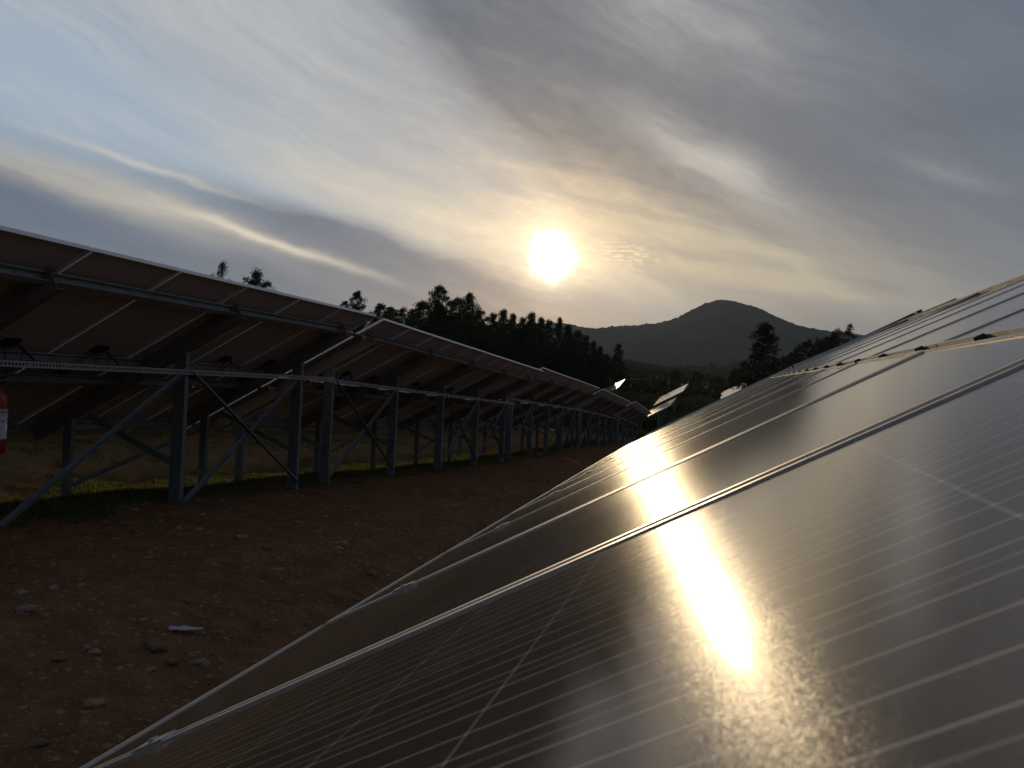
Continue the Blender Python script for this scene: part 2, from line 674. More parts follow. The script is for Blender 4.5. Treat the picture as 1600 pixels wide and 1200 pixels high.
def brace_mesh(a, b, name, w=0.045, t=0.006, up=Vector((1, 0, 0)), flange=True):
    a, b = Vector(a), Vector(b)
    mb = MB()
    mb.bar(a, b, w, t, up)
    if flange:
        d = (b - a).normalized()
        x = d.cross(up).normalized()
        y = x.cross(d).normalized()
        o = x * (w / 2 - 0.003) + y * (t / 2 + 0.016)
        mb.bar(a + o, b + o, 0.005, 0.032, up)
    return mb.mesh(name, M['steel'])


def rail_mesh(length):
    """perforated steel strip with slots, folded along its foot"""
    mb = MB()
    p, hgt = 0.033, 0.052
    n = int(length / p)
    zs = [0, 0.014, 0.038, hgt]
    for i in range(n):
        y0 = i * p
        ys = [y0, y0 + 0.008, y0 + 0.025, y0 + p]
        for a in range(3):
            for b in range(3):
                if a == 1 and b == 1:
                    continue
                mb.quad((0, ys[a], zs[b]), (0, ys[a + 1], zs[b]), (0, ys[a + 1], zs[b + 1]), (0, ys[a], zs[b + 1]))
    return mb.mesh('perforated_rail', M['purlin'])


def clamp_mesh():
    mb = MB()

    def prism(u0, u1, v0, v1, n0, n1, mi=0):
        i = len(mb.v)
        for n in (n0, n1):
            for (a, b) in ((u0, v0), (u1, v0), (u1, v1), (u0, v1)):
                mb.v.append(Vector((0, a, 0)) + VDIR * b + NDIR * n)
        for q in ((0, 1, 2, 3), (7, 6, 5, 4), (4, 5, 1, 0), (5, 6, 2, 1), (6, 7, 3, 2), (7, 4, 0, 3)):
            mb.f.append(tuple(i + k for k in q))
            mb.mi.append(mi)
    prism(-0.018, 0.018, -0.030, 0.030, 0.0006, 0.0036)
    prism(-0.0075, 0.0075, -0.035, 0.035, -0.040, 0.0006)
    prism(-0.006, 0.006, -0.006, 0.006, 0.0036, 0.0075)
    return mb.mesh('clamp', M['alu'])


def clip_mesh():
    mb = MB()
    i = 0
    for (u0, u1, v0, v1, n0, n1) in ((-0.011, 0.011, -0.011, 0.011, -0.05, 0.007), (-0.020, 0.020, -0.005, 0.005, -0.045, 0.003)):
        i = len(mb.v)
        for n in (n0, n1):
            for (a, b) in ((u0, v0), (u1, v0), (u1, v1), (u0, v1)):
                mb.v.append(Vector((0, a, 0)) + VDIR * b + NDIR * n)
        for q in ((0, 1, 2, 3), (7, 6, 5, 4), (4, 5, 1, 0), (5, 6, 2, 1), (6, 7, 3, 2), (7, 4, 0, 3)):
            mb.f.append(tuple(i + k for k in q))
            mb.mi.append(0)
    return mb.mesh('gap_clip', M['black'])


PM = dict(lam=laminate_mesh(), frame=frame_mesh(M['alu']), frame_dull=frame_mesh(M['alu_dull']), jb_low=jbox_mesh(PL - 0.16), jb_up=jbox_mesh(0.30),
          post=tall_post_mesh(), spost=short_post_mesh(), rafter=rafter_mesh(), clamp=clamp_mesh(), clip=clip_mesh())
spans = [(0.02, POST_U[0] - 0.004)] + [(POST_U[k] + 0.066, POST_U[k + 1] - 0.004) for k in range(4)] + [(POST_U[4] + 0.066, LEN - 0.04)]
PM['purlins'] = {}
for s in spans:
    key = round(s[1] - s[0], 3)
    if key not in PM['purlins']:
        PM['purlins'][key] = purlin_mesh(s[1] - s[0])
PURLIN_V = [0.34, 1.50, 1.90, 3.10]
XTOP, XBOT = 1.40, 0.02
PM['brace_up'] = brace_mesh((0.075, 0.06, XBOT), (0.075, 2.36, XTOP), 'cross_brace')
PM['brace_dn'] = brace_mesh((0.085, 0.06, XTOP), (0.085, 2.36, XBOT), 'cross_brace')
PM['strut'] = brace_mesh((-0.07, 0.03, 0.43), (-1.12, 0.03, 0.845), 'strut', 0.06, 0.05, Vector((0, 1, 0)), False)
PM['sbrace'] = brace_mesh((-1.42, 0.06, 0.05), (-1.42, 2.36, 0.60), 'low_brace', 0.04, 0.005)
PM['rail'] = rail_mesh(LEN + 0.42)
PM['cables'] = [cable_mesh(k, PW + GAPU, 0.16 + 0.07 * k) for k in range(4)]


def make_table(label, top, gamma, droll=0.0, full=True, cables=False, clamps=False, sag=0.0, rail=True, seed=0, group=None, skip_dn=()):
    """top: world position of the near end of the top edge"""
    rot = Euler((gamma, droll, 0), 'XYZ')
    base = Vector(top) - rot.to_matrix() @ Vector((TOPX, 0, TOPZ))
    t = bpy.data.objects.new('solar_table', None)
    COL.objects.link(t)
    t.empty_display_size = 0.3
    t.location = base
    t.rotation_euler = rot
    tag(t, label, 'solar table', group)
    rnd = random.Random(seed)
    for k in range(NCOL):
        for r in range(2):
            u0 = k * (PW + GAPU)
            v0 = r * (PL + GAPV)
            jit = Euler((rnd.uniform(-.0012, .0012), rnd.uniform(-.0012, .0012), 0)).to_matrix().to_4x4()
            m4 = Matrix.Translation(TP(u0, v0)) @ jit
            if r == 1 and sag:
                m4 = Matrix.Translation(TP(u0, v0, 0.003)) @ Matrix.Rotation(sag, 4, 'Y') @ jit
            p = obj('solar_panel', PM['lam'], t, mat=m4)
            if full:
                obj('panel_frame', PM['frame' if clamps else 'frame_dull'], p)
                if cables:
                    obj('junction_box', PM['jb_up' if r else 'jb_low'], p)
            if cables and r == 1 and k < NCOL - 1:
                c = obj('cable', rnd.choice(PM['cables']), t, loc=TP(u0 + PW / 2, v0 + 0.30, -0.03))
    for u in POST_U:
        vt = TL - TOPX / CB
        top_p = TP(u, vt, -0.036 - 0.10)
        obj('tall_post', PM['post'], t, loc=(0, u, top_p.z), rot=(-gamma, -droll, 0))
        vs = TL - (TOPX + 1.37) / CB
        obj('short_post', PM['spost'], t, loc=(-1.37, u, TP(u, vs, -0.2).z), rot=(-gamma, -droll, 0))
        obj('rafter', PM['rafter'], t, loc=TP(u, 0))
        obj('strut', PM['strut'], t, loc=(0, u, 0))
    for v in PURLIN_V:
        for s in spans:
            obj('purlin', PM['purlins'][round(s[1] - s[0], 3)], t, loc=TP(s[0], v, -0.0355))
    for k in (0, 2, 3):
        obj('cross_brace', PM['brace_up'], t, loc=(0, POST_U[k], 0))
        if k not in skip_dn:
            obj('cross_brace', PM['brace_dn'], t, loc=(0, POST_U[k], 0))
    for k in (1, 3):
        obj('low_brace', PM['sbrace'], t, loc=(0, POST_U[k], 0))
    if rail:
        obj('perforated_rail', PM['rail'], t, loc=(0.105, -0.02, 1.345))
    if clamps:
        for k in range(0, NCOL + 1):
            u = k * (PW + GAPU) - GAPU / 2
            for v in (PURLIN_V[0] - 0.09, PURLIN_V[3]):
                dn = 0.0
                if sag and v > PL:
                    dn = -math.sin(sag) * (v - PL - GAPV) if sag > 0 else math.sin(sag) * (v - PL - GAPV)
                obj('clamp', PM['clamp'], t, loc=TP(u, v + 0.02, dn))
            obj('clamp', PM['clamp'], t, loc=TP(u, TL - 0.05, -abs(math.sin(sag)) * (PL - .05)))
        for k in range(2 * NCOL):
            obj('gap_clip', PM['clip'], t, loc=TP(k * (PW + GAPU) / 2 + 0.12, PL + GAPV / 2))
    return t


def simple_table_mesh(ncol):
    """a far table: two rows of panels on posts, in one mesh"""
    mb = MB()

    def prism(u0, u1, v0, v1, n0, n1, mt, mbk):
        i = len(mb.v)
        for n in (n0, n1):
            for (a, b) in ((u0, v0), (u1, v0), (u1, v1), (u0, v1)):
                mb.v.append(TP(a, b, n))
        for q, mm in (((0, 1, 2, 3), mbk), ((7, 6, 5, 4), mt), ((4, 5, 1, 0), 2), ((5, 6, 2, 1), 2), ((6, 7, 3, 2), 2), ((7, 4, 0, 3), 2)):
            mb.f.append(tuple(i + k for k in q))
            mb.mi.append(mm)
    for k in range(ncol):
        for r in range(2):
            prism(k * (PW + GAPU), k * (PW + GAPU) + PW, r * (PL + GAPV), r * (PL + GAPV) + PL, -0.035, 0, 0, 1)
    L = ncol * (PW + GAPU)
    u = 0.2
    us = []
    while u < L - 0.1:
        us.append(u)
        u += 2.36
    for u in us:
        mb.box((-0.06, u, -0.6), (0.06, u + 0.06, TP(0, TL - TOPX / CB).z - 0.15), 3)
        mb.box((-1.42, u, -0.6), (-1.32, u + 0.05, TP(0, TL - (TOPX + 1.37) / CB).z - 0.2), 3)
        mb.bar(TP(u + 0.03, 0.3, -0.11), TP(u + 0.03, TL - 0.3, -0.11), 0.06, 0.15, Vector((0, 0, 1)), 3)
    for a, b in zip(us, us[1:]):
        mb.bar((0.08, a, 0.02), (0.08, b, 1.35), 0.05, 0.01, Vector((1, 0, 0)), 3)
        mb.bar((0.09, a, 1.35), (0.09, b, 0.02), 0.05, 0.01, Vector((1, 0, 0)), 3)
    for v in PURLIN_V:
        mb.bar(TP(0, v, -0.085), TP(L, v, -0.085), 0.05, 0.095, NDIR, 3)
    me = mb.mesh('solar_table', [M['glass'], M['back'], M['alu'], M['steel']])
    uvl = me.uv_layers.new(name='UVMap')
    for poly in me.polygons:
        for li in poly.loop_indices:
            p = mb.v[me.loops[li].vertex_index] - LOW
            uu = p.y % (PW + GAPU)
            vv = p.dot(VDIR) % (PL + GAPV)
            uvl.data[li].uv = (uu, vv)
    return me


# UVs of far tables wrap exactly at panel edges, so give them a tiny inset
SIMPLE = {}


def far_table(label, top, gamma, ncol=10, droll=0.0, group=None):
    if ncol not in SIMPLE:
        SIMPLE[ncol] = simple_table_mesh(ncol)
    rot = Euler((gamma, droll, 0), 'XYZ')
    o = obj('solar_table', SIMPLE[ncol], None, loc=Vector(top) - rot.to_matrix() @ Vector((TOPX, 0, TOPZ)), rot=rot)
    tag(o, label, 'solar table', group)
    return o


# --- right row, right beside the camera
def top_of_low(low, gamma, droll):
    rot = Euler((gamma, droll, 0), 'XYZ').to_matrix()
    return Vector(low) + rot @ (VDIR * TL)


dR = BETA - R(29.18)
make_table('nearest right-hand solar table, dark glass panels carrying the white reflected streak of the sun',
           top_of_low((-1.0716, -0.928, -0.7394), 0, dR), 0.0, dR, True, False, True, R(2.2), False, 1)
dR2 = BETA - R(29.18)
make_table('solar table directly behind the nearest right-hand one, its panels squeezed to thin grey bands',
           top_of_low((-0.870, 9.27, -0.6045), R(-0.92), dR2), R(-0.92), dR2, True, False, True, R(2.9), False, 2)

# --- left row, seen from behind
dL = BETA - R(29.67)
LROW = [((-4.628, -0.013 , 0.767 + 0.080), -0.91, 'near left solar table seen from behind, filling the left edge above the red extinguisher'),
        ((-4.640, 10.36, 0.664), -3.12, 'second solar table of the left row, its pale corner rising just past the near table'),
        ((-4.80, 21.1, 0.205), -3.3, 'third solar table of the left row, with a bright lit near edge'),
        ((-4.80, 32.05, -0.42), -4.15, 'fourth solar table of the left row, its top edge ending beside the blazing far table'),
        ((-4.70, 43.2, -1.12), -5.4, 'fifth and last solar table of the left row, lowest in the dip')]
for i, (p, g, lab) in enumerate(LROW):
    make_table(lab, p, R(g), dL, True, i < 2, False, 0.0, True, 10 + i, 'solar tables of the left row', (2,) if i == 0 else ())

# --- second row left of it, seen through the posts
for i, (y, g) in enumerate(((6.2, -2.2), (16.6, -3.2), (27.0, -3.4), (37.4, -4.4))):
    z = lerp_tab(y, [0, 10.4, 21, 32, 43, 54], [0.83, 0.664, 0.19, -0.42, -1.12, -2.1]) + 0.30
    make_table(['nearest table of the second left row, seen under the near left table',
                'second table of the second left row, small grey posts behind the second left table',
                'third table of the second left row, dim posts seen under the row in front',
                'farthest table of the second left row, barely seen behind the crowded distant posts'][i],
               (-11.2, y, z), R(g), dL, False, False, False, 0, False, 30 + i, 'solar tables of the second left row')
for i, y in enumerate((12.0, 22.4, 32.8, 43.2)):
    z = lerp_tab(y, [0, 10.4, 21, 32, 43, 54], [0.83, 0.664, 0.19, -0.42, -1.12, -2.1]) + 0.6
    far_table('dim solar table of the third left row, only posts and underside showing', (-17.8, y, z), R(-3.2), 10, dL,
              'solar tables of the third left row')

# --- tables beyond the dip, on the rising slope
far_table('distant solar table blazing white-gold with the mirrored sun', (-11.15, 85.0, -0.94), R(9.4), 6, BETA - R(29.0))
far_table('pale distant solar table, a slanting beige parallelogram, upper of the two in the middle', (-4.524, 86.27, -0.90), R(4.6), 10, dL)
far_table('small pale distant solar table just below the slanting beige one', (-4.5, 67.0, -1.95), R(4.0), 8, dL)
far_table('distant white-edged solar table peeping over the right-hand panels below the tall pine', (2.19, 102.68, -0.149), R(4.5), 10, dL)
for k in range(9):
    y = 97.0 + k * 10.9
    far_table('far solar table in the thin level row at the foot of the wood', (-17.9, y, -0.30 + 0.78 * (y - 97) / 100), R(0.45), 10, dL,
              'far level row of solar tables below the wood')

# ------------------------------------------------------------------ fire extinguisher on the near post
def extinguisher():
    t = bpy.data.objects.new('fire_extinguisher', None)
    COL.objects.link(t)
    t.location = (-5.425, 5.015, -0.832)
    tag(t, 'red fire extinguisher with a white label hanging on the post at the left edge', 'fire extinguisher')
    r = 0.080
    mb = MB()
    mb.lathe([(0.0, 0.0), (r * 0.8, 0.0), (r * 0.97, 0.012), (r, 0.03), (r, 0.40), (r * 0.93, 0.44), (r * 0.7, 0.475), (0.028, 0.50), (0.026, 0.525), (0.0, 0.525)], 32)
    body = obj('cylinder_body', mb.mesh('cylinder_body', M['red'], True), t)
    mb = MB()
    n = 40
    for i in range(n):
        a0 = -math.pi * 0.75 + 1.5 * math.pi * i / n - math.pi * 0.30
        a1 = a0 + 1.5 * math.pi / n
        q = r + 0.0015
        mb.quad((q * math.cos(a0), q * math.sin(a0), 0.115), (q * math.cos(a1), q * math.sin(a1), 0.115),
                (q * math.cos(a1), q * math.sin(a1), 0.345), (q * math.cos(a0), q * math.sin(a0), 0.345))
    lab = obj('paper_label', mb.mesh('paper_label', M['label_white'], True), t)
    mb = MB()
    q = r + 0.0028

    def strip(a0, a1, z0, z1, mi):
        n = max(1, int((a1 - a0) / 0.12))
        for i in range(n):
            b0 = a0 + (a1 - a0) * i / n
            b1 = a0 + (a1 - a0) * (i + 1) / n
            mb.quad((q * math.cos(b0), q * math.sin(b0), z0), (q * math.cos(b1), q * math.sin(b1), z0),
                    (q * math.cos(b1), q * math.sin(b1), z1), (q * math.cos(b0), q * math.sin(b0), z1), mi)
    rnd = random.Random(5)
    a = -1.9
    while a < 0.35:
        wdt = rnd.uniform(0.09, 0.16)
        strip(a, a + wdt, 0.312, 0.334, 0)
        a += wdt + 0.06
    strip(-1.2, -0.85, 0.235, 0.27, 0)
    strip(-0.7, -0.35, 0.235, 0.268, 0)
    strip(-0.2, 0.1, 0.24, 0.265, 1)
    for z in (0.292, 0.215, 0.203, 0.19, 0.165, 0.152, 0.14):
        strip(-1.8, rnd.uniform(-0.2, 0.3), z, z + 0.004, 1)
    obj('print', mb.mesh('print', [M['label_red'], M['label_grey']]), lab)
    mb = MB()
    mb.tube([(0, 0, 0.52), (0, 0, 0.56)], 0.03, 12)
    mb.bar((-0.03, 0, 0.565), (0.11, 0.0, 0.60), 0.022, 0.012)
    mb.bar((-0.03, 0, 0.55), (0.10, 0.0, 0.55), 0.022, 0.010)
    obj('valve_handle', mb.mesh('valve_handle', M['black']), t)
    mb = MB()
    mb.tube([(-0.02, 0.02, 0.55), (-0.07, 0.05, 0.54), (-0.095, 0.07, 0.45), (-0.092, 0.06, 0.25), (-0.088, 0.05, 0.12)], 0.011, 8)
    obj('hose', mb.mesh('hose', M['black'], True), t)
    mb = MB()
    mb.bar((-0.10, -0.02, 0.45), (-0.06, -0.0, 0.45), 0.03, 0.02)
    mb.bar((-0.10, -0.02, 0.20), (-0.06, -0.0, 0.20), 0.03, 0.02)
    obj('bracket', mb.mesh('bracket', M['steel']), t)


extinguisher()

# ------------------------------------------------------------------ ground sheet
def axis(dense_lo, dense_hi, step, lo, hi, grow=1.16):
    out = []
    x = dense_lo
    while x < dense_hi:
        out.append(x)
        x += step
    s = step
    x = out[-1]
    while x < hi:
        s *= grow
        x += s
        out.append(x)
    s = step
    x = dense_lo
    pre = []
    while x > lo:
        s *= grow
        x -= s
        pre.append(x)
    return sorted(pre) + out


def ground():
    xs = axis(-8.6, -0.6, 0.042, -3500, 3500, 1.10)
    ys = axis(1.2, 11.0, 0.042, -400, 5200, 1.06)
    v = []
    for y in ys:
        for x in xs:
            z = ground_z(x, y)
            if abs(x + 5) < 40 and -20 < y < 90:
                p = Vector((x, y, 0))
                z += 0.05 * (noise.noise(p * 0.55)) + 0.028 * noise.noise(p * 2.1 + Vector((3, 1, 0)))
                if -9 < x < 0 and 1 < y < 20:
                    z += 0.016 * noise.noise(p * 6.5) + 0.011 * noise.noise(p * 15.0)
            elif y > 90:
                z += 0.4 * noise.noise(Vector((x, y, 0)) * 0.05)
            v.append((x, y, z))
    nx = len(xs)
    f = []
    for j in range(len(ys) - 1):
        for i in range(nx - 1):
            a = j * nx + i
            f.append((a, a + 1, a + nx + 1, a + nx))
    o = obj('ground', mesh_from('ground', v, f, M['soil'], None, True))
    tag(o, kind='structure')
    return o


ground()


def gz(x, y):
    z = ground_z(x, y)
    if abs(x + 5) < 40 and -20 < y < 90:
        p = Vector((x, y, 0))
        z += 0.05 * (noise.noise(p * 0.55)) + 0.028 * noise.noise(p * 2.1 + Vector((3, 1, 0)))
        if -9 < x < 0 and 1 < y < 20:
            z += 0.016 * noise.noise(p * 6.5) + 0.011 * noise.noise(p * 15.0)
    return z


# ------------------------------------------------------------------ stones
def ico(level):
    bm = bmesh.new()
    bmesh.ops.create_icosphere(bm, subdivisions=level, radius=1.0)
    v = [w.co.copy() for w in bm.verts]
    f = [tuple(w.index for w in q.verts) for q in bm.faces]
    bm.free()
    return v, f


ICO1, ICO2, ICO3 = ico(1), ico(2), ico(3)


def rock_verts(src, seed, sx, sy, sz):
    off = Vector((seed * 3.7, seed * 1.3, seed * 2.1))
    out = []
    for w in src:
        d = 1 + 0.55 * noise.noise(w * 0.9 + off) + 0.22 * noise.noise(w * 2.3 + off)
        q = w * d
        out.append(Vector((q.x * sx, q.y * sy, q.z * sz)))
    return out


def gravel():
    rnd = random.Random(11)
    v, f, mi = [], [], []
    for k in range(11000):
        y = 1.3 + 17 * rnd.random() ** 1.5
        x = rnd.uniform(-6.4, -0.7) if rnd.random() < 0.8 else rnd.uniform(-9.5, -5.5)
        cl = noise.noise(Vector((x * 0.8, y * 0.8, 4.0)))
        if rnd.random() > 0.55 + 0.9 * cl:
            continue
        s = min(0.032, 0.0055 * math.exp(abs(rnd.gauss(0, 0.75))))
        src = ICO1 if s < 0.014 else ICO2
        rv = rock_verts(src[0], k % 97 + 0.31 * (k % 7), s * rnd.uniform(.8, 1.5), s * rnd.uniform(.8, 1.4), s * rnd.uniform(.4, .75))
        rot = Matrix.Rotation(rnd.uniform(0, 6.28), 3, 'Z')
        base = Vector((x, y, gz(x, y) - s * 0.05))
        i = len(v)
        v += [rot @ q + base for q in rv]
        m_ = 0 if rnd.random() < 0.55 else 1
        for q in src[1]:
            f.append(tuple(i + a for a in q))
            mi.append(m_)
    o = obj('gravel', mesh_from('gravel', v, f, [M['stone'], M['stone_brown']], mi))
    tag(o, 'loose gravel and small pale stones scattered over the red soil of the aisle', 'gravel', kind='stuff')


gravel()


def ground_hit(px, py):
    """where the sight line of a photo pixel meets the soil"""
    d = ray(px, py)
    t = 0.5
    while t < 60:
        p = d * t
        if p.z < gz(p.x, p.y):
            break
        t += 0.02
    return d * t


STONES = [((531, 852), 0.085, 0.045, 'stone', 'pale flat stone lying alone in the middle of the shaded aisle'),
          ((378, 840), 0.075, 0.03, 'stone', 'pale stone left of the lone flat one, near the grass shadow edge'),
          ((243, 1011), 0.085, 0.05, 'stone_brown', 'rounded brown stone below the white scrap in the aisle'),
          ((40, 958), 0.07, 0.05, 'stone', 'grey lump at the left edge among a patch of rubble'),
          ((33, 928), 0.055, 0.04, 'stone', 'light angular stone at the left edge above the grey lump'),
          ((340, 990), 0.05, 0.025, 'stone_brown', 'flat tan stone just right of the white scrap'),
          ((224, 974), 0.045, 0.03, 'stone', 'small pale stone up and left of the white scrap'),
          ((146, 1100), 0.055, 0.035, 'stone', 'pale stone near the bottom of the aisle, left of the panel edge'),
          ((55, 1165), 0.05, 0.03, 'stone_brown', 'tan stone near the bottom left corner of the picture'),
          ((268, 1036), 0.045, 0.03, 'stone_brown', 'reddish stone under the rounded brown one'),
          ((580, 898), 0.05, 0.03, 'stone_brown', 'dull brown stone below and right of the lone flat stone')]
for k, ((px, py), s, h, mt, lab) in enumerate(STONES):
    p = ground_hit(px, py)
    s *= 0.72
    h *= 0.62
    rv = rock_verts(ICO3[0], 11 + k * 1.7, s, s * 0.8, h)
    o = obj('stone', mesh_from('stone', rv, ICO3[1], M[mt], None, False), None, loc=(p.x, p.y, gz(p.x, p.y) + h * 0.12), rot=(0, 0, k * 1.3))
    tag(o, lab, 'stone', 'stones on the aisle floor')


def scrap():
    p = ground_hit(290, 989)
    rnd = random.Random(3)
    pts = []
    n, m_ = 12, 5
    v, f = [], []
    for i in range(n):
        for j in range(m_):
            x = (i / (n - 1) - 0.5) * 0.17
            wd = 0.05 * (0.35 + 0.65 * math.sin(math.pi * min(1, i / (n - 1) * 1.15)))
            y = (j / (m_ - 1) - 0.5) * wd
            z = 0.018 + 0.012 * noise.noise(Vector((x * 30, y * 40, 1))) + 0.012 * (i / (n - 1))
            v.append((x, y, z))
    for i in range(n - 1):
        for j in range(m_ - 1):
            a = i * m_ + j
            f.append((a, a + m_, a + m_ + 1, a + 1))
    o = obj('plastic_scrap', mesh_from('plastic_scrap', v, f, M['scrap'], None, True), None, loc=(p.x, p.y, gz(p.x, p.y)), rot=(0.1, 0.05, 0.35))
    md = o.modifiers.new('thick', 'SOLIDIFY')
    md.thickness = 0.002
    tag(o, 'crumpled strip of white plastic lying on the red soil of the aisle', 'litter')


scrap()

# ------------------------------------------------------------------ grass
def grass_patch(name, label, n, xr, yr, hmin, hmax, seed, thresh, wide=0.006, mat='grass'):
    rnd = random.Random(seed)
    v, f = [], []
    made = 0
    tries = 0
    while made < n and tries < n * 8:
        tries += 1
        y = yr[0] + (yr[1] - yr[0]) * rnd.random() ** 1.7
        x = rnd.uniform(*xr)
        d = noise.noise(Vector((x * 1.1, y * 1.1, seed))) + 0.5 * noise.noise(Vector((x * 3.3, y * 3.3, seed + 5)))
        edge = min((x - xr[0]) / 0.7, (xr[1] - x) / 0.5, 1)
        if d + 0.6 * (edge - 1) < thresh:
            continue
        made += 1
        h = rnd.uniform(hmin, hmax) * (0.7 + 0.8 * max(0, d))
        a = rnd.uniform(0, 6.283)
        w = rnd.uniform(0.5, 1.2) * wide
        lean = Vector((rnd.gauss(0, 0.4), rnd.gauss(0, 0.4), 0)) * h
        b = Vector((x, y, gz(x, y) - 0.005))
        dx = Vector((math.cos(a), math.sin(a), 0)) * w
        i = len(v)
        v += [b - dx, b + dx, b + lean * 0.4 + Vector((0, 0, h * 0.6)) + dx * 0.7, b + lean * 0.4 + Vector((0, 0, h * 0.6)) - dx * 0.7, b + lean + Vector((0, 0, h))]
        f += [(i, i + 1, i + 2, i + 3), (i + 3, i + 2, i + 4)]
    o = obj(name, mesh_from(name, v, f, M[mat]))
    tag(o, label, 'grass', kind='stuff')


grass_patch('grass', 'short green grass growing along the posts of the left row', 62000, (-8.3, -5.15), (3.0, 24), 0.02, 0.065, 2, -0.16)
grass_patch('grass', 'thin grass growing between the left row and the row behind it', 14000, (-14.5, -8.4), (7, 36), 0.03, 0.09, 9, 0.12, 0.010)
grass_patch('grass', 'rough grass on the slope beyond the dip', 9000, (-16, 8), (60, 105), 0.12, 0.35, 12, 0.0, 0.05, 'bush')


def dry_tuft():
    p = at(96, 700, 9.0)
    rnd = random.Random(8)
    v, f = [], []
    for k in range(90):
        a = rnd.uniform(0, 6.28)
        rr = rnd.uniform(0, 0.10)
        b = Vector((rr * math.cos(a), rr * math.sin(a), 0))
        h = rnd.uniform(0.08, 0.24)
        t = b * 1.8 + Vector((rnd.gauss(0, .03), rnd.gauss(0, .03), h))
        dx = Vector((math.cos(a + 1.5), math.sin(a + 1.5), 0)) * 0.004
        i = len(v)
        v += [b - dx, b + dx, t]
        f.append((i, i + 1, i + 2))
    x, y = p.x, p.y
    o = obj('dry_plant', mesh_from('dry_plant', v, f, M['dry']), None, loc=(x, y, gz(x, y)))
    tag(o, 'small tuft of orange dry stalks by the short post under the near left table', 'plant')


dry_tuft()

# ------------------------------------------------------------------ trees
def tree_meshes(seed, kind):
    """unit trees about 10 m tall: returns trunk mesh, crown mesh"""
    rnd = random.Random(seed)
    tr = MB()
    H = 10.0
    bend = Vector((rnd.uniform(-.25, .25), rnd.uniform(-.25, .25), 0))
    tpts, trad = [], []
    for i in range(9):
        t = i / 8
        tpts.append(Vector((bend.x * math.sin(t * 2.5), bend.y * math.sin(t * 2.1), H * 0.97 * t)))
        trad.append(0.20 * (1 - t) ** 0.8 + 0.02)
    tr.tube(tpts, trad, 8)

    def trunk_at(t):
        return Vector((bend.x * math.sin(t * 2.5), bend.y * math.sin(t * 2.1), H * 0.97 * t))
    v, f = [], []

    def clump(c, r, n):
        for _ in range(n):
            d = Vector((rnd.gauss(0, 1), rnd.gauss(0, 1), rnd.gauss(0.25, 0.8))).normalized()
            p = c + d * r * rnd.uniform(0.15, 0.9)
            L = rnd.uniform(0.16, 0.34)
            up = (d + Vector((0, 0, 0.5)) + Vector((rnd.gauss(0, .4), rnd.gauss(0, .4), rnd.gauss(0, .4)))).normalized()
            sd = up.cross(Vector((rnd.gauss(0, 1), rnd.gauss(0, 1), rnd.gauss(0, 1)))).normalized() * rnd.uniform(0.03, 0.075)
            i = len(v)
            v.extend([p - sd, p + sd, p + up * L])
            f.append((i, i + 1, i + 2))
    if kind == 'pine_broad':
        t0, nl = rnd.uniform(0.25, 0.38), 40
    elif kind == 'pine_cone':
        t0, nl = 0.14, 52
    elif kind == 'pine_sparse':
        t0, nl = 0.35, 22
    else:
        t0, nl = 0.08, 46
    for k in range(nl):
        t = t0 + (1 - t0) * (k + rnd.random()) / nl
        s = (t - t0) / (1 - t0)
        if kind == 'pine_broad':
            rad = 2.6 * math.sin(math.pi * min(1, 0.18 + 0.80 * s)) ** 0.7 * (1.0 - 0.25 * s)
        elif kind == 'pine_cone':
            rad = 2.7 * (1 - s) ** 0.9 + 0.12
        elif kind == 'pine_sparse':
            rad = 2.0 * math.sin(math.pi * min(1, 0.25 + 0.7 * s)) * rnd.uniform(0.5, 1.0)
        else:
            rad = 3.3 * math.sin(math.pi * min(1, 0.25 + 0.72 * s)) ** 0.6
        rad *= rnd.uniform(0.6, 1.15)
        a = k * 2.399 + rnd.uniform(-.5, .5)
        b = trunk_at(t)
        up = rnd.uniform(0.05, 0.55) if kind != 'bush' else rnd.uniform(0.2, 0.7)
        e = b + Vector((math.cos(a), math.sin(a), up)) * rad
        mid = b.lerp(e, 0.5) - Vector((0, 0, 0.08 * rad))
        tr.tube([b, mid, e], [0.05 * (1.2 - s), 0.035 * (1.2 - s), 0.012], 5, cap=False)
        nc = max(2, int(rad * (2.0 if kind != 'pine_sparse' else 1.5)))
        for c in range(nc):
            q = b.lerp(e, 0.42 + 0.62 * (c + rnd.random() * 0.6) / nc)
            q += Vector((rnd.gauss(0, .22), rnd.gauss(0, .22), rnd.gauss(0.10, .16)))
            clump(q, rnd.uniform(0.36, 0.68), 64 if kind != 'pine_sparse' else 38)
    for c in range(5):
        clump(trunk_at(1) + Vector((rnd.gauss(0, .15), rnd.gauss(0, .15), rnd.uniform(-.6, .25))), 0.35, 34)
    return tr.mesh('trunk', M['bark'], True), mesh_from('crown', v, f, M['needle'] if kind != 'bush' else M['bush'])


KINDS = {}
for nm, kd, sds in (('broad', 'pine_broad', (1, 2, 3, 4)), ('cone', 'pine_cone', (5, 6, 7)), ('sparse', 'pine_sparse', (8, 9)), ('bush', 'bush', (10, 11, 12))):
    KINDS[nm] = [tree_meshes(s * 17 + 3, kd) for s in sds]

TREE_N = [0]


